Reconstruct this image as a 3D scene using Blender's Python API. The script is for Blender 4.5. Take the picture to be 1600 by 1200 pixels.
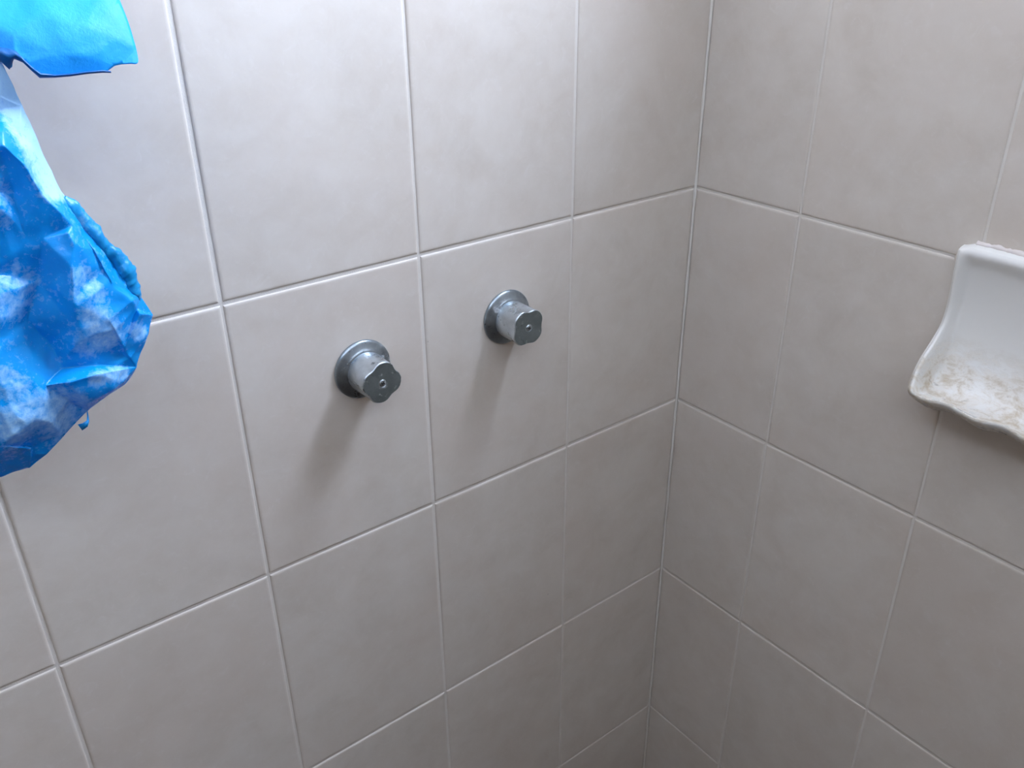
import bpy, bmesh, math, random
from mathutils import Vector, Matrix, noise
from mathutils.geometry import delaunay_2d_cdt

# ------------------------------------------------------------------ scene
scene = bpy.context.scene
for o in list(bpy.data.objects):
    bpy.data.objects.remove(o)
COL = scene.collection
random.seed(7)

# ------------------------------------------------------------------ camera
# metres. The shower corner is the line x = 0, y = 0. Left wall: plane y = 0 (runs to -x),
# right wall: plane x = 0 (runs to -y). Floor z = 0.
ROW = 0.302                      # tile pitch, vertical
Z1 = 4 * ROW                     # height of the joint just above the taps
F_PX = 1364.77
CAM = Vector((-0.8449, -0.7204, Z1 + 0.2900))
RIGHT = Vector((0.791055, -0.611683, -0.008683))
DOWN = Vector((-0.288969, -0.361122, -0.886616))
FWD = Vector((0.539193, 0.703871, -0.462425))
cam_data = bpy.data.cameras.new('camera')
cam = bpy.data.objects.new('camera', cam_data)
COL.objects.link(cam)
mw = Matrix.Identity(4)
for r in range(3):
    mw[r][0], mw[r][1], mw[r][2], mw[r][3] = RIGHT[r], -DOWN[r], -FWD[r], CAM[r]
cam.matrix_world = mw
cam_data.sensor_fit = 'HORIZONTAL'
cam_data.sensor_width = 36.0
cam_data.lens = F_PX / 1600 * 36.0
cam_data.clip_start = 0.01
scene.camera = cam

# ------------------------------------------------------------------ light
WIN_Y0, WIN_Y1 = -0.155, -0.565          # window opening in the right wall
WIN_Z0, WIN_Z1 = Z1 + 2 * ROW, Z1 + 4 * ROW
world = bpy.data.worlds.new('world')
scene.world = world
world.use_nodes = True
bg = world.node_tree.nodes['Background']
bg.inputs[0].default_value = (0.82, 0.94, 1.17, 1)
bg.inputs[1].default_value = 8.2  # strong bluish fill, enters through the added gap over the partitions

ld = bpy.data.lights.new('window_daylight', 'AREA')
ld.shape = 'RECTANGLE'
ld.size = 0.46
ld.size_y = 0.64
ld.color = (0.72, 0.88, 1.20)
ld.energy = 63.0
lo = bpy.data.objects.new('window_daylight', ld)
COL.objects.link(lo)
lo.location = (0.11, (WIN_Y0 + WIN_Y1) / 2, (WIN_Z0 + WIN_Z1) / 2)
lo.rotation_euler = (math.pi / 2, 0, math.pi / 2)      # local -z looks to -x

vs = scene.view_settings
vs.view_transform = 'Standard'
vs.look = 'None'
vs.exposure = 0.0
vs.gamma = 1.0
vs.use_curve_mapping = False


# ------------------------------------------------------------------ helpers
def at(x, y, off):
    """point of the line of sight through photo pixel (x, y) that stands `off` metres out from the left wall"""
    d = RIGHT * ((x - 800) / F_PX) + DOWN * ((y - 600) / F_PX) + FWD
    t = (-off - CAM.y) / d.y
    return CAM + d * t


def link_mesh(name, verts, faces, mat, parent=None, smooth=True):
    me = bpy.data.meshes.new(name)
    me.from_pydata([tuple(v) for v in verts], [], faces)
    me.update()
    if mat:
        me.materials.append(mat)
    if smooth:
        for p in me.polygons:
            p.use_smooth = True
    o = bpy.data.objects.new(name, me)
    COL.objects.link(o)
    if parent:
        o.parent = parent
    return o


def link_bm(name, bm, mat, parent=None, smooth=True):
    bmesh.ops.recalc_face_normals(bm, faces=bm.faces[:])
    me = bpy.data.meshes.new(name)
    bm.to_mesh(me)
    bm.free()
    me.materials.append(mat)
    for p in me.polygons:
        p.use_smooth = smooth
    o = bpy.data.objects.new(name, me)
    COL.objects.link(o)
    if parent:
        o.parent = parent
    return o


def bm_box(bm, a, b):
    x0, y0, z0 = a
    x1, y1, z1 = b
    vs_ = [bm.verts.new(p) for p in ((x0, y0, z0), (x1, y0, z0), (x1, y1, z0), (x0, y1, z0),
                                     (x0, y0, z1), (x1, y0, z1), (x1, y1, z1), (x0, y1, z1))]
    for f in ((3, 2, 1, 0), (4, 5, 6, 7), (0, 1, 5, 4), (1, 2, 6, 5), (2, 3, 7, 6), (3, 0, 4, 7)):
        bm.faces.new([vs_[i] for i in f])


def empty(name, loc):
    o = bpy.data.objects.new(name, None)
    COL.objects.link(o)
    o.location = loc
    o.empty_display_size = 0.02
    return o


def tag(o, label, cat, group=None):
    o['label'] = label
    o['category'] = cat
    if group:
        o['group'] = group
    return o


def smoothstep(a, b, x):
    t = max(0.0, min(1.0, (x - a) / (b - a)))
    return t * t * (3 - 2 * t)


# ------------------------------------------------------------------ materials
class NT:
    def __init__(self, name):
        self.m = bpy.data.materials.new(name)
        self.m.use_nodes = True
        self.t = self.m.node_tree
        self.n = self.t.nodes
        self.bsdf = self.n['Principled BSDF']
        self.out = self.n['Material Output']

    def new(self, typ, **kw):
        nd = self.n.new(typ)
        for k, v in kw.items():
            if k in ('operation', 'blend_type', 'data_type', 'noise_dimensions', 'feature', 'interpolation_type'):
                setattr(nd, k, v)
            else:
                nd.inputs[k.replace('_', ' ')].default_value = v
        return nd

    def link(self, a, b):
        self.t.links.new(a, b)

    def noise(self, vec, scale, detail=4, rough=0.55, dist=0.0):
        nd = self.new('ShaderNodeTexNoise', Scale=scale, Detail=detail, Roughness=rough, Distortion=dist)
        self.link(vec, nd.inputs['Vector'])
        return nd.outputs['Fac']

    def ramp(self, fac, stops):
        nd = self.n.new('ShaderNodeValToRGB')
        el = nd.color_ramp.elements
        while len(el) < len(stops):
            el.new(0.5)
        for e, (p, c) in zip(el, stops):
            e.position = p
            e.color = (c, c, c, 1) if isinstance(c, (int, float)) else (*c, 1)
        self.link(fac, nd.inputs['Fac'])
        return nd.outputs['Color']

    def mix(self, fac, a, b, blend='MIX'):
        nd = self.n.new('ShaderNodeMix')
        nd.data_type = 'RGBA'
        nd.blend_type = blend
        for s, v in ((nd.inputs['Factor'], fac), (nd.inputs[6], a), (nd.inputs[7], b)):
            if isinstance(v, (int, float)):
                s.default_value = v
            elif isinstance(v, tuple):
                s.default_value = (*v, 1)
            else:
                self.link(v, s)
        return nd.outputs[2]

    def math(self, op, a, b):
        nd = self.n.new('ShaderNodeMath')
        nd.operation = op
        for s, v in zip(nd.inputs, (a, b)):
            if isinstance(v, (int, float)):
                s.default_value = v
            else:
                self.link(v, s)
        return nd.outputs[0]

    def bump(self, height, strength, dist):
        nd = self.new('ShaderNodeBump', Strength=strength, Distance=dist)
        self.link(height, nd.inputs['Height'])
        self.link(nd.outputs['Normal'], self.bsdf.inputs['Normal'])

    def set(self, **kw):
        for k, v in kw.items():
            s = self.bsdf.inputs[k.replace('_', ' ')]
            if hasattr(v, 'is_linked'):
                self.link(v, s)
            else:
                s.default_value = (*v, 1) if isinstance(v, tuple) else v


def obj_vec(nt, rnd=0.0):
    tc = nt.n.new('ShaderNodeTexCoord').outputs['Object']
    if not rnd:
        return tc
    oi = nt.n.new('ShaderNodeObjectInfo').outputs['Random']
    cmb = nt.n.new('ShaderNodeCombineXYZ')
    k = nt.math('MULTIPLY', oi, rnd)
    for i in range(3):
        nt.link(k, cmb.inputs[i])
    ad = nt.n.new('ShaderNodeVectorMath')
    ad.operation = 'ADD'
    nt.link(tc, ad.inputs[0])
    nt.link(cmb.outputs[0], ad.inputs[1])
    return ad.outputs[0]


def mat_tile():
    t = NT('glazed_tile')
    v = obj_vec(t, 37.0)
    n1 = t.noise(v, 11, 5, 0.6, 0.7)
    n2 = t.noise(v, 34, 5, 0.65, 0.4)
    base = t.mix(t.ramp(n1, [(0.32, 0.0), (0.68, 1.0)]), (0.550, 0.484, 0.410), (0.620, 0.556, 0.482))
    base = t.mix(t.ramp(n2, [(0.35, 0.0), (0.7, 0.45)]), base, (0.655, 0.603, 0.540))
    n4 = t.noise(v, 5.0, 3, 0.5, 0.5)
    base = t.mix(t.ramp(n4, [(0.45, 0.0), (0.7, 0.35)]), base, (0.560, 0.468, 0.392))
    # fine wisps, as a cloudy cement print has
    n5 = t.noise(v, 70, 6, 0.7, 1.4)
    base = t.mix(t.ramp(n5, [(0.56, 0.0), (0.72, 0.22)]), base, (0.70, 0.66, 0.62))
    # a few dark specks
    vo = t.new('ShaderNodeTexVoronoi', Scale=26.0)
    t.link(v, vo.inputs['Vector'])
    sp = t.ramp(vo.outputs['Distance'], [(0.018, 0.55), (0.034, 0.0)])
    pick = t.ramp(vo.outputs['Color'], [(0.80, 0.0), (0.82, 1.0)])
    base = t.mix(t.math('MULTIPLY', sp, pick), base, (0.20, 0.17, 0.15))
    oi = t.n.new('ShaderNodeObjectInfo').outputs['Random']
    var = t.ramp(oi, [(0.0, 0.965), (1.0, 1.0)])
    base = t.mix(1.0, base, var, 'MULTIPLY')
    t.set(Base_Color=base, Roughness=t.ramp(n2, [(0.3, 0.40), (0.7, 0.50)]), Specular_IOR_Level=0.42)
    t.bump(t.noise(v, 160, 3), 0.05, 0.001)
    return t.m


def mat_grout():
    t = NT('grout')
    v = obj_vec(t)
    n = t.noise(v, 60, 5, 0.6)
    t.set(Base_Color=t.mix(n, (0.595, 0.543, 0.48), (0.695, 0.648, 0.585)), Roughness=0.85)
    t.bump(t.noise(v, 900, 3), 0.5, 0.0006)
    return t.m


def mat_plain(name, c0, c1, rough=0.8, scale=6.0, spec=0.3):
    t = NT(name)
    v = obj_vec(t)
    n = t.noise(v, scale, 5, 0.6)
    t.set(Base_Color=t.mix(n, c0, c1), Roughness=rough, Specular_IOR_Level=spec)
    t.bump(t.noise(v, scale * 25, 3), 0.1, 0.001)
    return t.m


def mat_metal(name, c0, c1, r0, r1):
    t = NT(name)
    v = obj_vec(t, 5.0)
    n = t.noise(v, 55, 6, 0.65, 0.5)
    n2 = t.noise(v, 170, 4, 0.6)
    scale_ = t.ramp(t.noise(v, 95, 4, 0.6, 0.8), [(0.60, 0.0), (0.70, 0.75)])      # lime scale spots
    col = t.mix(t.ramp(n, [(0.3, 0.0), (0.7, 1.0)]), c0, c1)
    col = t.mix(scale_, col, (0.62, 0.65, 0.67))
    dk = t.ramp(n2, [(0.28, 0.7), (0.36, 0.0)])
    col = t.mix(dk, col, (0.10, 0.11, 0.12))
    met = t.ramp(scale_, [(0.0, 0.92), (1.0, 0.25)])
    t.set(Base_Color=col, Metallic=met, Roughness=t.ramp(n, [(0.3, r0), (0.7, r1)]))
    t.bump(n2, 0.12, 0.0006)
    return t.m


def mat_ceramic():
    t = NT('white_glazed_ceramic')
    v = obj_vec(t)
    sep = t.n.new('ShaderNodeSeparateXYZ')
    t.link(v, sep.inputs[0])
    # soap scum and rust-brown grime that has collected in the tray
    low = t.new('ShaderNodeMapRange')
    low.inputs['From Min'].default_value = -0.072
    low.inputs['From Max'].default_value = -0.112
    t.link(sep.outputs['Z'], low.inputs['Value'])
    mp = t.n.new('ShaderNodeMapping')
    mp.inputs['Scale'].default_value = (1.5, 1.0, 1.9)
    t.link(v, mp.inputs['Vector'])
    g1 = t.noise(mp.outputs[0], 52, 6, 0.72, 0.35)
    g2 = t.noise(mp.outputs[0], 120, 5, 0.65, 0.5)
    grime = t.math('MULTIPLY', t.ramp(g1, [(0.40, 0.0), (0.64, 0.9)]), low.outputs[0])
    spots = t.math('MULTIPLY', t.ramp(g2, [(0.60, 0.0), (0.70, 0.55)]), low.outputs[0])
    col = t.mix(grime, (0.71, 0.69, 0.645), (0.46, 0.375, 0.26))
    col = t.mix(spots, col, (0.30, 0.26, 0.21))
    rough = t.ramp(t.math('ADD', grime, spots), [(0.0, 0.12), (0.5, 0.55)])
    t.set(Base_Color=col, Roughness=rough, Specular_IOR_Level=0.5)
    t.bump(t.math('ADD', g1, g2), 0.06, 0.002)
    return t.m


def mat_plastic(name, base, deep, dust_c, dust_lo, dust_hi, rough=0.35, sc=26.0, film=0.30, painted=False):
    t = NT(name)
    v = obj_vec(t)
    big = t.noise(v, 14, 4, 0.6, 0.8)
    col = t.mix(t.ramp(big, [(0.35, 0.0), (0.65, 1.0)]), base, deep)
    d1 = t.noise(v, sc, 5, 0.6, 0.3)
    d2 = t.noise(v, sc * 9, 4, 0.7, 0.2)
    d = t.math('ADD', t.math('MULTIPLY', d1, 0.65), t.math('MULTIPLY', d2, 0.35))
    if painted:                                   # where the plaster dust has settled on the bag
        at_ = t.n.new('ShaderNodeAttribute')
        at_.attribute_name = 'dust'
        d4 = t.math('ADD', t.math('MULTIPLY', d1, 0.35), t.math('MULTIPLY', d2, 0.65))
        d3 = t.math('ADD', d4, t.math('MULTIPLY', at_.outputs['Fac'], 0.27))
        dust = t.ramp(d3, [(dust_lo, 0.0), (dust_hi, 1.0)])
    else:
        dust = t.ramp(d, [(dust_lo, 0.0), (dust_hi, 1.0)])
    col = t.mix(dust, col, dust_c)
    t.set(Base_Color=col, Roughness=t.ramp(dust, [(0.0, rough), (1.0, 0.75)]), Specular_IOR_Level=0.5)
    t.bump(d, 0.35, 0.003)
    # thin film: part of the light that falls on the far side shines through
    tr = t.n.new('ShaderNodeBsdfTranslucent')
    t.link(col, tr.inputs['Color'])
    mx = t.n.new('ShaderNodeMixShader')
    mx.inputs[0].default_value = film
    t.link(t.bsdf.outputs[0], mx.inputs[1])
    t.link(tr.outputs[0], mx.inputs[2])
    t.link(mx.outputs[0], t.out.inputs['Surface'])
    return t.m


M_TILE = mat_tile()
M_GROUT = mat_grout()
M_PAINT = mat_plain('painted_plaster', (0.17, 0.13, 0.09), (0.22, 0.17, 0.12))
M_CEIL = mat_plain('ceiling_paint', (0.78, 0.77, 0.76), (0.82, 0.81, 0.80))
M_FLOOR = mat_plain('floor_screed', (0.05, 0.03, 0.02), (0.08, 0.05, 0.03), 0.7)
M_ALU = mat_plain('white_window_frame', (0.75, 0.76, 0.77), (0.80, 0.81, 0.82), 0.4)
M_METAL = mat_metal('dull_chrome', (0.40, 0.44, 0.46), (0.64, 0.68, 0.70), 0.22, 0.38)
M_CAP = mat_metal('shaded_chrome', (0.20, 0.235, 0.24), (0.30, 0.345, 0.35), 0.36, 0.5)  # darker copy of the chrome, reflected dark room put into the colour
M_FLANGE = mat_metal('dark_flange', (0.24, 0.28, 0.31), (0.40, 0.45, 0.48), 0.24, 0.40)  # darker, bluer chrome for the flange
M_SCREW = mat_metal('screw_steel', (0.30, 0.33, 0.34), (0.42, 0.45, 0.46), 0.3, 0.45)
M_DARK = mat_plain('slot_shade_black', (0.02, 0.02, 0.02), (0.04, 0.04, 0.04), 0.8)  # near-black that stands for shade inside the screw slot
M_CERAMIC = mat_ceramic()
M_BEAD = mat_plain('pinkish_filler', (0.56, 0.49, 0.45), (0.70, 0.64, 0.60), 0.9, 60.0)
M_BLUE = mat_plastic('dusty_blue_plastic', (0.004, 0.30, 0.74), (0.005, 0.36, 0.82), (0.46, 0.75, 0.97), 0.55, 0.84, 0.26, 26.0, 0.35, True)
M_FLAP = mat_plastic('clean_blue_plastic', (0.003, 0.36, 0.82), (0.003, 0.40, 0.88), (0.01, 0.30, 0.70), 0.55, 0.80, 0.55)
M_BLUE_SHADED = mat_plastic('shaded_blue_plastic', (0.004, 0.11, 0.36), (0.004, 0.15, 0.42), (0.2, 0.4, 0.6), 0.62, 0.9)  # same film, darkened to hold the shade under the hem
M_TEAL = mat_plastic('rolled_blue_plastic', (0.006, 0.25, 0.54), (0.008, 0.34, 0.64), (0.50, 0.72, 0.88), 0.56, 0.84, 0.3, 40.0)


# ------------------------------------------------------------------ setting
PITCH = 0.2044
LEN_A, LEN_B = 1.60, 1.70
H = 9 * ROW
JOINT = 0.0024
GROUT_D = 0.0012
TH = 0.10


def struct(o):
    o['kind'] = 'structure'
    return o


bm = bmesh.new()
bm_box(bm, (-LEN_A, GROUT_D, 0), (TH, GROUT_D + TH, H))
wall_left = struct(link_bm('wall_left', bm, M_GROUT, smooth=False))
bm = bmesh.new()
gx0, gx1 = GROUT_D, GROUT_D + TH
bm_box(bm, (gx0, WIN_Y0, 0), (gx1, GROUT_D, H))
bm_box(bm, (gx0, -LEN_B, 0), (gx1, WIN_Y1, H))
bm_box(bm, (gx0, WIN_Y1, 0), (gx1, WIN_Y0, WIN_Z0))
bm_box(bm, (gx0, WIN_Y1, WIN_Z1), (gx1, WIN_Y0, H))
wall_right = struct(link_bm('wall_right', bm, M_GROUT, smooth=False))
bm = bmesh.new()
PART_H = 2.36                                      # unseen partitions, added with a gap on top to let fill light in
bm_box(bm, (-LEN_A, -LEN_B - TH, 0), (TH, -LEN_B, PART_H))
struct(link_bm('wall_back_fill_gap', bm, M_PAINT, smooth=False))
bm = bmesh.new()                                   # entrance side, unseen, cut low for the fill light
bm_box(bm, (-LEN_A - TH, -LEN_B - TH, 0), (-LEN_A, TH, PART_H))
struct(link_bm('wall_side_fill_gap', bm, M_PAINT, smooth=False))
bm = bmesh.new()
bm_box(bm, (-LEN_A - TH, -LEN_B - TH, -TH), (TH, TH, 0))
struct(link_bm('floor', bm, M_FLOOR, smooth=False))
bm = bmesh.new()
bm_box(bm, (-LEN_A - TH, -LEN_B - TH, H), (TH, TH, H + TH))
struct(link_bm('ceiling', bm, M_CEIL, smooth=False))

# window above the picture: frame and clear pane
bm = bmesh.new()
fx0, fx1, fw = 0.045, 0.085, 0.028
bm_box(bm, (fx0, WIN_Y0 - fw, WIN_Z0), (fx1, WIN_Y0, WIN_Z1))
bm_box(bm, (fx0, WIN_Y1, WIN_Z0), (fx1, WIN_Y1 + fw, WIN_Z1))
bm_box(bm, (fx0, WIN_Y1 + fw, WIN_Z0), (fx1, WIN_Y0 - fw, WIN_Z0 + fw))
bm_box(bm, (fx0, WIN_Y1 + fw, WIN_Z1 - fw), (fx1, WIN_Y0 - fw, WIN_Z1))
window = struct(link_bm('window_1', bm, M_ALU, smooth=False))
g = NT('clear_glass')
tb = g.n.new('ShaderNodeBsdfTransparent')
gb = g.n.new('ShaderNodeBsdfGlossy')
gb.inputs['Roughness'].default_value = 0.02
mx = g.n.new('ShaderNodeMixShader')
mx.inputs[0].default_value = 0.06
g.link(tb.outputs[0], mx.inputs[1])
g.link(gb.outputs[0], mx.inputs[2])
g.link(mx.outputs[0], g.out.inputs['Surface'])
bm = bmesh.new()
bm_box(bm, (0.063, WIN_Y1 + fw, WIN_Z0 + fw), (0.067, WIN_Y0 - fw, WIN_Z1 - fw))
link_bm('pane', bm, g.m, window, smooth=False)


# grout run into the corner between the two tiled walls
verts, faces = [], []
NZ, NK = 420, 5
for i in range(NZ + 1):
    z = H * i / NZ
    q = 0.0021 * (1 + 0.45 * noise.noise(Vector((0, 3.3, z * 38))) + 0.25 * noise.noise(Vector((5.0, 0, z * 150))))
    for k in range(NK + 1):
        a = math.pi / 2 * k / NK
        # concave fillet from the left wall face to the right wall face
        verts.append((-q * (1 - math.sin(a)), -q * (1 - math.cos(a)), z))
    if i:
        for k in range(NK):
            b = (i - 1) * (NK + 1) + k
            faces.append((b, b + 1, b + NK + 2, b + NK + 1))
struct(link_mesh('trim_1', verts, faces, M_GROUT))


# tiles: a cushion-edged slab, front face at local z = 0
def tile_mesh(w, h):
    bm = bmesh.new()
    rings = []
    for ins, dep in ((0.0, -0.0075), (0.0, -0.0017), (0.0004, -0.0010), (0.0011, -0.00045), (0.0021, -0.00013), (0.0034, 0.0)):
        a, b = w / 2 - ins, h / 2 - ins
        rings.append([bm.verts.new(p) for p in ((-a, -b, dep), (a, -b, dep), (a, b, dep), (-a, b, dep))])
    for r0, r1 in zip(rings, rings[1:]):
        for i in range(4):
            j = (i + 1) % 4
            bm.faces.new((r0[i], r0[j], r1[j], r1[i]))
    bm.faces.new(rings[-1])
    me = bpy.data.meshes.new('tile')
    bm.to_mesh(me)
    bm.free()
    me.materials.append(M_TILE)
    for p in me.polygons:
        p.use_smooth = False
    return me


TILES = {}


def tile(parent, wall, u0, u1, z0, z1):
    key = (round(u1 - u0, 4), round(z1 - z0, 4))
    if key not in TILES:
        TILES[key] = tile_mesh(u1 - u0 - JOINT, z1 - z0 - JOINT)
    o = bpy.data.objects.new('tile', TILES[key])
    COL.objects.link(o)
    o.parent = parent
    uc, zc = -(u0 + u1) / 2, (z0 + z1) / 2
    ju, jz, jd = (random.uniform(-.0004, .0004) for _ in range(3))
    tilt = Matrix.Rotation(random.uniform(-.0016, .0016), 4, 'X') @ Matrix.Rotation(random.uniform(-.0016, .0016), 4, 'Y')
    if wall == 'left':          # local z -> -y, local x -> +x, local y -> +z
        base = Matrix(((1, 0, 0, uc + ju), (0, 0, -1, -abs(jd) * 0.4), (0, 1, 0, zc + jz), (0, 0, 0, 1)))
    else:                       # local z -> -x, local x -> -y
        base = Matrix(((0, 0, -1, -abs(jd) * 0.4), (-1, 0, 0, uc + ju), (0, 1, 0, zc + jz), (0, 0, 0, 1)))
    o.matrix_world = base @ tilt


rows = [(k * ROW, (k + 1) * ROW) for k in range(9)]
u = 0.0
while u < LEN_A - 0.02:
    u1 = min(u + PITCH, LEN_A)
    for z0, z1 in rows:
        tile(wall_left, 'left', u, u1, z0, z1)
    u = u1
u, first = 0.0, True
while u < LEN_B - 0.02:
    u1 = min(u + (0.1551 if first else PITCH), LEN_B)
    first = False
    for z0, z1 in rows:
        inside = u1 > -WIN_Y0 + 0.02 and u < -WIN_Y1 - 0.02 and z1 > WIN_Z0 + 0.02 and z0 < WIN_Z1 - 0.02
        if not inside:
            tile(wall_right, 'right', u, u1, z0, z1)
    u = u1


# ------------------------------------------------------------------ taps
def lathe(bm, prof, seg=64):
    """prof: (radius, out) with `out` measured along -y from the wall"""
    rings = []
    for r, o_ in prof:
        if r < 1e-6:
            rings.append([bm.verts.new((0, -o_, 0))])
        else:
            rings.append([bm.verts.new((r * math.cos(2 * math.pi * i / seg), -o_, r * math.sin(2 * math.pi * i / seg))) for i in range(seg)])
    for a, b in zip(rings, rings[1:]):
        for i in range(seg):
            j = (i + 1) % seg
            if len(a) == 1:
                bm.faces.new((a[0], b[i], b[j]))
            elif len(b) == 1:
                bm.faces.new((a[i], a[j], b[0]))
            else:
                bm.faces.new((a[i], a[j], b[j], b[i]))


def knob_radius(th, rot, k):
    """round at the base (k = 0), four scalloped flats with broad lobes at the end (k = 1)"""
    c = 0.5 + 0.5 * math.cos(4 * (th - rot))
    scal = c ** 1.9
    r_end = 0.0218 - 0.0033 * scal
    r_base = 0.0212
    return r_base + (r_end - r_base) * k


def make_tap(x, z, rot, label):
    root = empty('shower_tap', (x, 0, z))
    tag(root, label, 'tap', 'scalloped shower taps on the left wall')
    bm = bmesh.new()
    lathe(bm, [(0.0, 0.0002), (0.0312, 0.0002), (0.0316, 0.0010), (0.0314, 0.0026), (0.0306, 0.0036), (0.0285, 0.0045),
               (0.0245, 0.0062), (0.0225, 0.0074), (0.0215, 0.0082), (0.0, 0.0082)])
    fl = link_bm('flange', bm, M_FLANGE, root)
    # body
    bm = bmesh.new()
    seg = 96
    rings = []
    L0, L1 = 0.0078, 0.0405
    prof = [(0.0, 0.93, 0.0), (0.03, 0.985, 0.0), (0.08, 1.0, 0.0), (0.25, 1.0, 0.10), (0.45, 0.99, 0.42), (0.65, 0.985, 0.78),
            (0.85, 0.99, 0.97), (0.955, 1.0, 1.0), (0.985, 0.99, 1.0), (1.0, 0.965, 1.0)]
    for t, s, k in prof:
        o_ = L0 + (L1 - L0) * t
        rings.append([bm.verts.new((s * knob_radius(2 * math.pi * i / seg, rot, k) * math.cos(2 * math.pi * i / seg), -o_,
                                    s * knob_radius(2 * math.pi * i / seg, rot, k) * math.sin(2 * math.pi * i / seg))) for i in range(seg)])
    for a, b in zip(rings, rings[1:]):
        for i in range(seg):
            j = (i + 1) % seg
            bm.faces.new((a[i], a[j], b[j], b[i]))
    bm.faces.new(rings[0])
    bm.faces.new(rings[-1])
    kn = link_bm('knob', bm, M_METAL, root)
    kn.data.polygons[-1].use_smooth = False
    # end face: a thin plate with a recessed hole for the screw
    bm = bmesh.new()
    hole = 0.0046
    out_t = [bm.verts.new((0.955 * knob_radius(2 * math.pi * i / seg, rot, 1) * math.cos(2 * math.pi * i / seg), -(L1 + 0.0004),
                           0.955 * knob_radius(2 * math.pi * i / seg, rot, 1) * math.sin(2 * math.pi * i / seg))) for i in range(seg)]
    out_b = [bm.verts.new((v.co.x * 1.006, -(L1 - 0.0002), v.co.z * 1.006)) for v in out_t]
    in_t = [bm.verts.new((hole * math.cos(2 * math.pi * i / seg), -(L1 + 0.0004), hole * math.sin(2 * math.pi * i / seg))) for i in range(seg)]
    in_b = [bm.verts.new((hole * 0.9 * math.cos(2 * math.pi * i / seg), -(L1 - 0.0002), hole * 0.9 * math.sin(2 * math.pi * i / seg))) for i in range(seg)]
    for i in range(seg):
        j = (i + 1) % seg
        bm.faces.new((out_b[i], out_b[j], out_t[j], out_t[i]))
        bm.faces.new((out_t[i], out_t[j], in_t[j], in_t[i]))
        bm.faces.new((in_t[i], in_t[j], in_b[j], in_b[i]))
    cap = link_bm('end_plate', bm, M_CAP, kn, smooth=False)
    # screw
    bm = bmesh.new()
    lathe(bm, [(0.0037, L1 - 0.0008), (0.0037, L1 + 0.0003), (0.0031, L1 + 0.0009), (0.0017, L1 + 0.0012), (0.0, L1 + 0.0013)], 32)
    sc = link_bm('screw', bm, M_SCREW, kn)
    bm = bmesh.new()
    a = 0.0005
    for ang in (0.35, 0.35 + math.pi / 2):
        v0 = len(bm.verts)
        bm_box(bm, (-0.0021, -(L1 + 0.00142), -a), (0.0021, -(L1 + 0.0005), a))
        bm.verts.ensure_lookup_table()
        for v in bm.verts[v0:]:
            v.co = Matrix.Rotation(ang, 3, 'Y') @ v.co
    link_bm('slot_shade_bars', bm, M_DARK, kn, smooth=False)  # raised dark bars, the slot's shade is only their colour
    return root


make_tap(-0.4838, Z1 - 0.1035, math.radians(32), 'dull chrome tap left of the vertical joint, casting the darker long shadow')
make_tap(-0.3005, Z1 - 0.0955, math.radians(-4), 'dull chrome tap nearer the wall corner, right of the vertical joint')


# ------------------------------------------------------------------ soap dish on the right wall
def lerp_path(path, n):
    """resample a polyline of (out, z) with Catmull-Rom to n+1 points"""
    pts = [Vector(p) for p in path]
    res = []
    for k in range(n + 1):
        t = k / n * (len(pts) - 1)
        i = min(int(t), len(pts) - 2)
        f = t - i
        p0, p1, p2, p3 = pts[max(i - 1, 0)], pts[i], pts[i + 1], pts[min(i + 2, len(pts) - 1)]
        res.append(0.5 * ((2 * p1) + (p2 - p0) * f + (2 * p0 - 5 * p1 + 4 * p2 - p3) * f * f + (3 * p1 - p0 - 3 * p2 + p3) * f ** 3))
    return res


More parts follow.
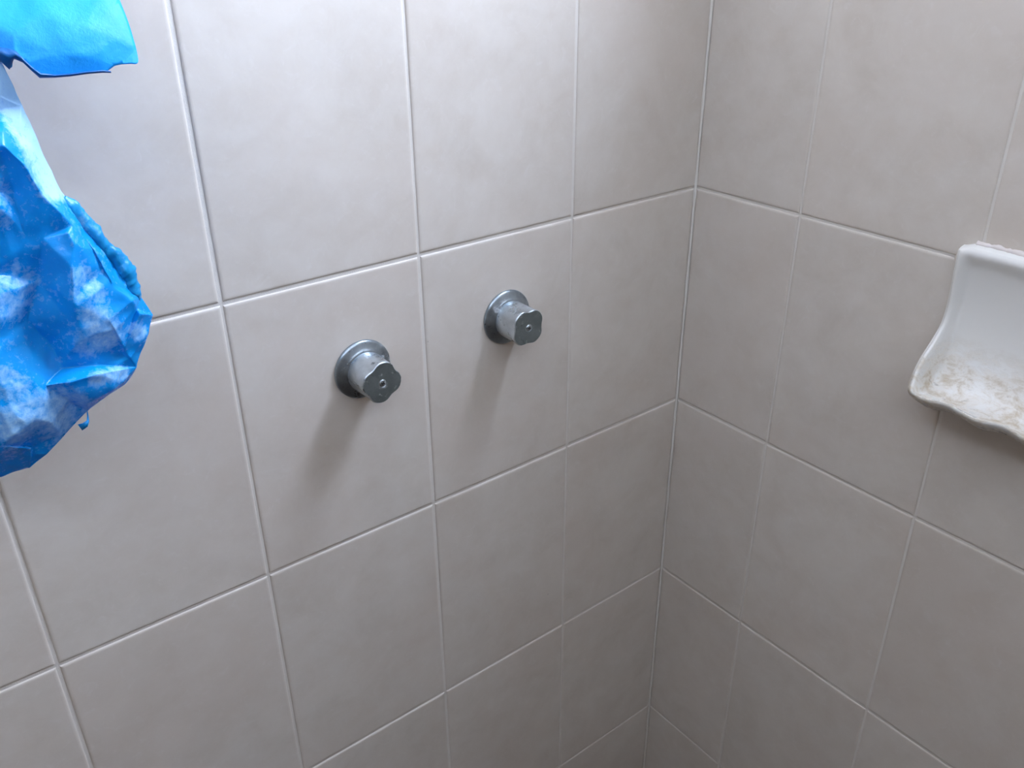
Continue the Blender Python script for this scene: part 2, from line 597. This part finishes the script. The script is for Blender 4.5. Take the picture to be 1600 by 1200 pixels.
def make_dish():
    y_l, y_r = -0.3430, -0.5130
    yc = (y_l + y_r) / 2
    root = empty('soap_dish', (0, yc, Z1))
    tag(root, 'white ceramic soap dish with stained tray fixed to the right wall', 'soap dish')
    rim = [(0.0105, 0.0165), (0.0135, 0.0090), (0.0125, -0.010), (0.0108, -0.032), (0.0104, -0.052), (0.0140, -0.068),
           (0.0260, -0.083), (0.0420, -0.098), (0.0560, -0.1120), (0.0635, -0.1225)]
    inn = [(0.0105, 0.0165), (0.0130, 0.0095), (0.0070, -0.006), (0.0042, -0.034), (0.0040, -0.062), (0.0070, -0.092),
           (0.0180, -0.116), (0.0330, -0.1275), (0.0490, -0.1285), (0.0635, -0.1225)]
    nu, nv = 44, 60
    R, I = lerp_path(rim, nu), lerp_path(inn, nu)
    W = (y_l - y_r)
    verts, faces = [], []
    for i in range(nu + 1):
        tu = i / nu
        for j in range(nv + 1):
            q = j / nv
            # denser near the sides
            q = 0.5 - 0.5 * math.cos(math.pi * q)
            d = min(q, 1 - q) * W
            e = smoothstep(0.0045, 0.014, d)
            p = R[i].lerp(I[i], e)
            out, z = p.x, p.y
            # rounded corner towards the tray front and towards the top
            front = smoothstep(0.72, 1.0, tu)
            c = 1 - smoothstep(0.0, 0.018, d)
            out -= 0.010 * front * c * c
            z -= 0.0025 * front * c * c
            z -= 0.004 * c * c * (1 - smoothstep(0.0, 0.12, tu))
            # soft edge of the rim itself
            out -= 0.0028 * (1 - smoothstep(0.0, 0.0035, d))
            # scalloped front lip
            if tu > 0.8:
                wv = math.cos(2 * math.pi * (q * W) / 0.052 + 0.4)
                z += 0.0021 * wv * smoothstep(0.8, 1.0, tu) * smoothstep(0.004, 0.02, d)
            # hand-cast unevenness
            nz = noise.noise(Vector((out * 40, q * 9, z * 40)))
            verts.append((-(out + 0.0006 * nz), y_l - W * q - yc, z))
            if i and j:
                a = (i - 1) * (nv + 1) + j - 1
                faces.append((a, a + 1, a + nv + 2, a + nv + 1))
    n1 = nv + 1
    # outside: lip underside, bottom, sides and top back to the wall
    lip = [nu * n1 + j for j in range(n1)]
    under = [(0.985, -0.0035), (0.93, -0.008), (0.74, -0.0165), (0.45, -0.024), (0.0, -0.027)]
    prev = lip
    for fx, dz in under:
        cur = []
        for j in range(n1):
            vx, vy, vz = verts[lip[j]]
            cur.append(len(verts))
            verts.append((vx * fx, vy * (1 - 0.03 * (1 - fx)), vz + dz))
        for j in range(nv):
            faces.append((prev[j], prev[j + 1], cur[j + 1], cur[j]))
        prev = cur
    bottom = prev
    for jj, flip in ((0, False), (nv, True)):
        col = [i * n1 + jj for i in range(nu + 1)]
        back = []
        for v in col:
            back.append(len(verts))
            verts.append((0.0, verts[v][1], verts[v][2]))
        for i in range(nu):
            f = (col[i], col[i + 1], back[i + 1], back[i])
            faces.append(f[::-1] if flip else f)
        ends = [lip[jj]] + [lip[-1] + 1 + k * n1 + jj + 0 for k in range(len(under))]
        f = ends + [back[-1]]
        faces.append(tuple(f[::-1] if flip else f))
        if not flip:
            back_l = back
        else:
            back_r = back
    top = [j for j in range(n1)]
    tb = []
    for v in top:
        tb.append(len(verts))
        verts.append((0.0, verts[v][1], verts[v][2] + 0.0015))
    for j in range(nv):
        faces.append((top[j + 1], top[j], tb[j], tb[j + 1]))
    body = link_mesh('dish_body', verts, faces, M_CERAMIC, root)
    bm = bmesh.new()
    bm.from_mesh(body.data)
    bmesh.ops.remove_doubles(bm, verts=bm.verts[:], dist=1e-6)
    bmesh.ops.recalc_face_normals(bm, faces=bm.faces[:])
    bm.to_mesh(body.data)
    bm.free()
    # rough filler bead along the top
    verts, faces = [], []
    N, K = 70, 8
    for i in range(N + 1):
        y = y_l - 0.012 - (W - 0.02) * i / N
        r = 0.0030 + 0.0012 * noise.noise(Vector((i * 0.23, 3.1, 0))) + 0.001 * noise.noise(Vector((i * 0.9, 1.7, 0)))
        zc = 0.0178 + 0.0012 * noise.noise(Vector((i * 0.17, 8.0, 2.0)))
        for k in range(K + 1):
            a = math.pi * k / K
            verts.append((-max(0.0001, r * 1.1 * math.sin(a)), y - yc, zc + r * math.cos(a)))
        if i:
            for k in range(K):
                a = (i - 1) * (K + 1) + k
                faces.append((a, a + 1, a + K + 2, a + K + 1))
    bead = link_mesh('filler_bead', verts, faces, M_BEAD, root)
    bead['label'] = 'pinkish rough filler along the top edge'
    # smear of filler left in the joint beside the dish
    bm = bmesh.new()
    bmesh.ops.create_icosphere(bm, subdivisions=3, radius=1.0)
    for v in bm.verts:
        k = 1 + 0.35 * noise.noise(v.co * 1.7 + Vector((4, 2, 1)))
        v.co = Vector((v.co.x * 0.0016 * k, v.co.y * 0.0060 * k + (-0.3425 - yc), v.co.z * 0.0055 * k - 0.001))
    link_bm('filler_smear', bm, M_TILE, root)
    return root


make_dish()


# ------------------------------------------------------------------ blue plastic bag
def sheet(name, mat, parent, outline, inner, creases, thick, sub=3, amp=0.0022, origin=Vector((0, 0, 0)), seed=0.0, back=None, dust=None):
    """crumpled film through hand-placed points (px, py, off); `back` gives the bag its far side"""
    pts = outline + inner
    n = len(outline)
    edges = [(i, (i + 1) % n) for i in range(n)] + creases
    v2, e2, f2, ov, oe, of = delaunay_2d_cdt([Vector((p[0], p[1])) for p in pts], edges, [], 1, 1e-4)
    off = []
    for v, src in zip(v2, ov):
        if src:
            off.append(pts[src[0]][2])
        else:                              # a crossing of two creases: nearest point
            off.append(min(pts, key=lambda p: (p[0] - v.x) ** 2 + (p[1] - v.y) ** 2)[2])
    border = set()
    for s in range(n):
        for k, src in enumerate(ov):
            if s in src:
                border.add(k)
    bm = bmesh.new()
    fv = [bm.verts.new(at(v.x, v.y, o_)) for v, o_ in zip(v2, off)]
    for f in f2:
        bm.faces.new([fv[i] for i in f])
    if back is not None:                   # far side: shares the border, bulges towards the wall
        bv = {}
        for k, (v, o_) in enumerate(zip(v2, off)):
            bv[k] = fv[k] if k in border else bm.verts.new(at(v.x, v.y, max(0.006, 2 * back - o_)))
        for f in f2:
            q = [bv[i] for i in f]
            if len(set(q)) == 3 and not all(i in border for i in f):
                bm.faces.new(q[::-1])
    bm.normal_update()
    cr = bm.edges.layers.float.get('crease_edge') or bm.edges.layers.float.new('crease_edge')
    for e in bm.edges:
        if len(e.link_faces) == 2:
            e[cr] = min(1.0, e.calc_face_angle(0.0) * 0.9 + 0.15)
    me = bpy.data.meshes.new(name)
    bm.to_mesh(me)
    bm.free()
    o = bpy.data.objects.new(name, me)
    COL.objects.link(o)
    ss = o.modifiers.new('s', 'SUBSURF')
    ss.levels = ss.render_levels = sub
    dg = bpy.context.evaluated_depsgraph_get()
    dg.update()
    me2 = bpy.data.meshes.new_from_object(o.evaluated_get(dg))
    bpy.data.objects.remove(o)
    for v in me2.vertices:
        p = v.co * 45 + Vector((seed, 0, 0))
        a = noise.noise(p) + 0.5 * noise.noise(p * 2.3)
        ridg = 1 - abs(noise.noise(p * 0.8 + Vector((9, 4, 2)))) * 2
        v.co += Vector((0.25, -1, 0.2)) * amp * (a + 0.7 * ridg * ridg)
    if dust:
        la = me2.attributes.new('dust', 'FLOAT', 'POINT')
        for k, v in enumerate(me2.vertices):
            q = v.co - CAM
            w = q.dot(FWD)
            px, py = 800 + F_PX * q.dot(RIGHT) / w, 600 + F_PX * q.dot(DOWN) / w
            m = 0.0
            for ax, ay, bx, by, wd, st in dust:
                ab2 = (bx - ax) ** 2 + (by - ay) ** 2
                tt = max(0, min(1, ((px - ax) * (bx - ax) + (py - ay) * (by - ay)) / ab2)) if ab2 else 0
                dd = math.hypot(px - ax - tt * (bx - ax), py - ay - tt * (by - ay))
                m = max(m, st * (1 - smoothstep(wd * 0.35, wd * 1.25, dd)))
            la.data[k].value = m
    me2.transform(Matrix.Translation(-origin))
    me2.name = name
    me2.materials.clear()
    me2.materials.append(mat)
    for p in me2.polygons:
        p.use_smooth = True
    o = bpy.data.objects.new(name, me2)
    COL.objects.link(o)
    o.parent = parent
    if thick:
        so = o.modifiers.new('film', 'SOLIDIFY')
        so.thickness = thick
        so.offset = 0
    return o


def make_bag():
    D = 0.13
    org = at(-60, 735, D)
    root = empty('plastic_bag', org)
    tag(root, 'crumpled torn blue plastic bag covered in white dust', 'plastic bag')
    o = [(-8, 60, D + .004), (2, 98, D + .006), (34, 165, D + .006), (68, 240, D + .004), (96, 298, D + .002), (112, 316, D), (150, 352, D - .004),
         (180, 392, D - .002), (208, 428, D), (216, 460, D + .002), (239, 492, D + .002), (229, 530, D + .004), (214, 574, D + .006), (195, 600, D + .004),
         (168, 617, D + .004), (136, 641, D + .004), (98, 682, D + .004), (60, 718, D + .002), (46, 731, D + .002), (22, 737, D), (0, 747, D),
         (-40, 765, D), (-110, 760, D - .01), (-170, 690, D - .02), (-200, 540, D - .03), (-200, 350, D - .03), (-170, 180, D - .03), (-110, 80, D - .02)]
    inn = [
        (-2, 150, D + .012), (33, 166, D + .010), (0, 226, D + .036), (38, 258, D + .034), (62, 302, D + .032), (112, 352, D + .022),     # edge of the pale upper strip
        (2, 172, D + .010), (30, 215, D + .022), (20, 300, D + .022), (66, 373, D + .024), (104, 364, D + .026), (36, 364, D + .024), (0, 322, D + .034),
        (115, 384, D + .030), (134, 372, D + .018), (160, 420, D + .018), (176, 445, D + .022), (196, 410, D + .012),
        (112, 420, D + .034), (113, 470, D + .034), (104, 500, D + .026), (128, 520, D + .032), (150, 570, D + .020),
        (60, 440, D + .014), (40, 500, D + .012), (80, 540, D + .010), (95, 575, D + .014), (20, 430, D + .020), (0, 460, D + .032), (-10, 540, D + .030),
        (170, 500, D + .030), (185, 545, D + .016), (194, 545, D + .018), (212, 482, D + .012), (205, 470, D + .020), (218, 490, D + .018),
        (108, 598, D + .036), (70, 602, D + .026), (30, 620, D + .034), (0, 640, D + .038), (150, 585, D + .034), (194, 598, D + .016), (135, 632, D + .022), (104, 626, D + .016),
        (55, 655, D + .036), (80, 660, D + .026), (20, 680, D + .038), (48, 700, D + .020), (0, 696, D + .030), (10, 725, D + .010), (50, 696, D + .010),
        (-60, 300, D + .040), (-70, 500, D + .045), (-60, 640, D + .040), (-120, 420, D + .020), (-110, 600, D + .020), (-80, 180, D + .014)]
    idx = {p[:2]: i + len(o) for i, p in enumerate(inn)}
    idx.update({p[:2]: i for i, p in enumerate(o)})

    def chain(*ps):
        return [(idx[a], idx[b]) for a, b in zip(ps, ps[1:])]
    cre = chain((0, 226), (38, 258), (62, 302), (112, 352), (115, 384), (112, 420), (113, 470), (128, 520), (150, 570)) \
        + chain((150, 570), (185, 545), (194, 545), (212, 482), (205, 470), (176, 445), (134, 372), (112, 352)) \
        + chain((0, 640), (30, 620), (70, 602), (108, 598), (150, 585), (214, 574)) \
        + chain((108, 598), (104, 626), (135, 632), (194, 598)) + chain((36, 364), (66, 373), (104, 364), (115, 384)) \
        + chain((0, 696), (50, 696), (46, 731))
    inn = [(x, y, D + (d_ - D) * 0.78) for x, y, d_ in inn]
    settled = [(-10, 105, 88, 292, 28, 1.35), (10, 470, 30, 440, 40, .6), (150, 500, 165, 520, 34, .95), (135, 440, 150, 470, 24, .6),
               (128, 430, 140, 540, 26, .55), (150, 592, 190, 582, 16, .9), (60, 640, 90, 640, 42, .9), (15, 600, 30, 620, 36, .7),
               (15, 665, 30, 650, 36, .9), (208, 515, 220, 520, 13, .7), (120, 620, 135, 640, 14, .7), (0, 300, 8, 345, 18, .5)]
    body = sheet('bag_body', M_BLUE, root, o, inn, cre, 0.0, 4, 0.0018, org, 1.0, back=D - 0.012, dust=settled)
    body['label'] = 'dusty crumpled belly'

    # flap torn open at the top, held to the wall out of the picture
    f = [(176, -30, D - .02), (187, 0, D - .012), (202, 40, D - .006), (212, 76, D), (218, 102, D + .003), (205, 99.5, D + .004), (190, 100.5, D + .004),
         (178, 103, D + .005), (165, 113, D + .006), (140, 115, D + .007), (105, 119.5, D + .008), (62, 121.5, D + .008), (50, 110, D + .008), (37, 97, D + .008),
         (24, 90, D + .008), (20, 94, D + .008), (19, 104, D + .007), (15, 108, D + .007), (6, 99, D + .006), (-20, 88, D + .002), (-90, 95, D - .02),
         (-170, 60, D - .05), (-210, -60, D - .09), (-190, -170, D - .1285), (-60, -210, D - .1285), (90, -160, D - .09), (150, -95, D - .05)]
    fi = [(60, 20, D - .001), (120, 40, D + .004), (20, 50, D + .004), (160, 50, D + .003), (90, 85, D + .009), (150, 90, D + .008), (40, -60, D - .030),
          (-60, -60, D - .042), (-60, 20, D - .006), (110, -60, D - .030)]
    fl = sheet('torn_flap', M_FLAP, root, f, fi, [], 0.0007, 3, 0.0006, org, 5.0)
    fl['label'] = 'bright smooth torn flap'
    # turned-in hem of the flap: same film, underside shade put into its darker blue
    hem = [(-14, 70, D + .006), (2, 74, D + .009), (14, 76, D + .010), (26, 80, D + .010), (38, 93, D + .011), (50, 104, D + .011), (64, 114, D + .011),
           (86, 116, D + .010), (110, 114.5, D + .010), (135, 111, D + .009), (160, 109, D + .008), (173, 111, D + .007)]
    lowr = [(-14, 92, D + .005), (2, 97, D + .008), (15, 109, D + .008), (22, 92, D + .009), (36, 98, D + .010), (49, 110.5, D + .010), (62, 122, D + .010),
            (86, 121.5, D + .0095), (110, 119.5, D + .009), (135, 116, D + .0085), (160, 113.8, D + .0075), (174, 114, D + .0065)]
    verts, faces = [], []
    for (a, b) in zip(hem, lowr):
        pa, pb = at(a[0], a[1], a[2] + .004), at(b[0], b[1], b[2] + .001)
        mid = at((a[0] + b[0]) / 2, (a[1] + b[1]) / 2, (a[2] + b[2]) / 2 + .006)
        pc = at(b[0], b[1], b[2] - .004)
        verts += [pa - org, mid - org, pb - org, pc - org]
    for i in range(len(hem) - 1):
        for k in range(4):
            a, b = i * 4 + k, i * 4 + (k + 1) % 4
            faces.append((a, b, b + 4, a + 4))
    h_ = link_mesh('torn_hem', verts, faces, M_BLUE_SHADED, fl)
    # crumpled roll of film along the right edge
    path = [(100, 308), (112, 322), (126, 344), (146, 366), (166, 390), (188, 410), (203, 430), (208, 452), (214, 476)]
    rad = [.0016, .0042, .0052, .0060, .0056, .0064, .0060, .0048, .0022]
    cpts = lerp_path([at(x, y, D + .004) for x, y in path], 64)
    rr = lerp_path([Vector((q, 0)) for q in rad], 64)
    verts, faces = [], []
    for i, c in enumerate(cpts):
        t = (cpts[min(i + 1, 64)] - cpts[max(i - 1, 0)]).normalized()
        nx = t.cross(Vector((0, 1, 0))).normalized()
        ny = t.cross(nx)
        for k in range(16):
            a = 2 * math.pi * k / 16
            dv = nx * math.cos(a) + ny * math.sin(a)
            q = rr[i].x * (1 + 0.5 * noise.noise((c + dv * .006) * 80) + 0.45 * abs(noise.noise((c + dv * .006) * 230)) - 0.1)
            verts.append(c + dv * q - org)
        if i:
            for k in range(16):
                j = (k + 1) % 16
                faces.append(((i - 1) * 16 + k, (i - 1) * 16 + j, i * 16 + j, i * 16 + k))
    faces += [tuple(range(15, -1, -1)), tuple(64 * 16 + k for k in range(16))]
    roll = link_mesh('rolled_edge', verts, faces, M_TEAL, body)
    roll['label'] = 'crumpled teal roll of film'
    # narrow strip dangling from the lower edge
    path = [(136, 641, D + .004), (137, 650, D + .008), (137, 658, D + .012), (132, 664, D + .012), (124, 668, D + .008)]
    verts, faces = [], []
    wid = [(1, .5), (1.5, .5), (2.5, 1), (5, 3.5), (4.5, 6)]
    for (x, y, d_), (wx, wy) in zip(path, wid):
        for sx, dd in ((-1, .0004), (1, .0004), (1, -.0004), (-1, -.0004)):
            verts.append(at(x + sx * wx * (1 if sx > 0 else .6), y + sx * wy * .8, d_ + dd) - org)
    for i in range(len(path) - 1):
        for k in range(4):
            a, b = i * 4 + k, i * 4 + (k + 1) % 4
            faces.append((a, b, b + 4, a + 4))
    faces += [(3, 2, 1, 0), tuple(len(verts) - 4 + k for k in range(4))]
    link_mesh('torn_strip', verts, faces, M_BLUE, root)


make_bag()
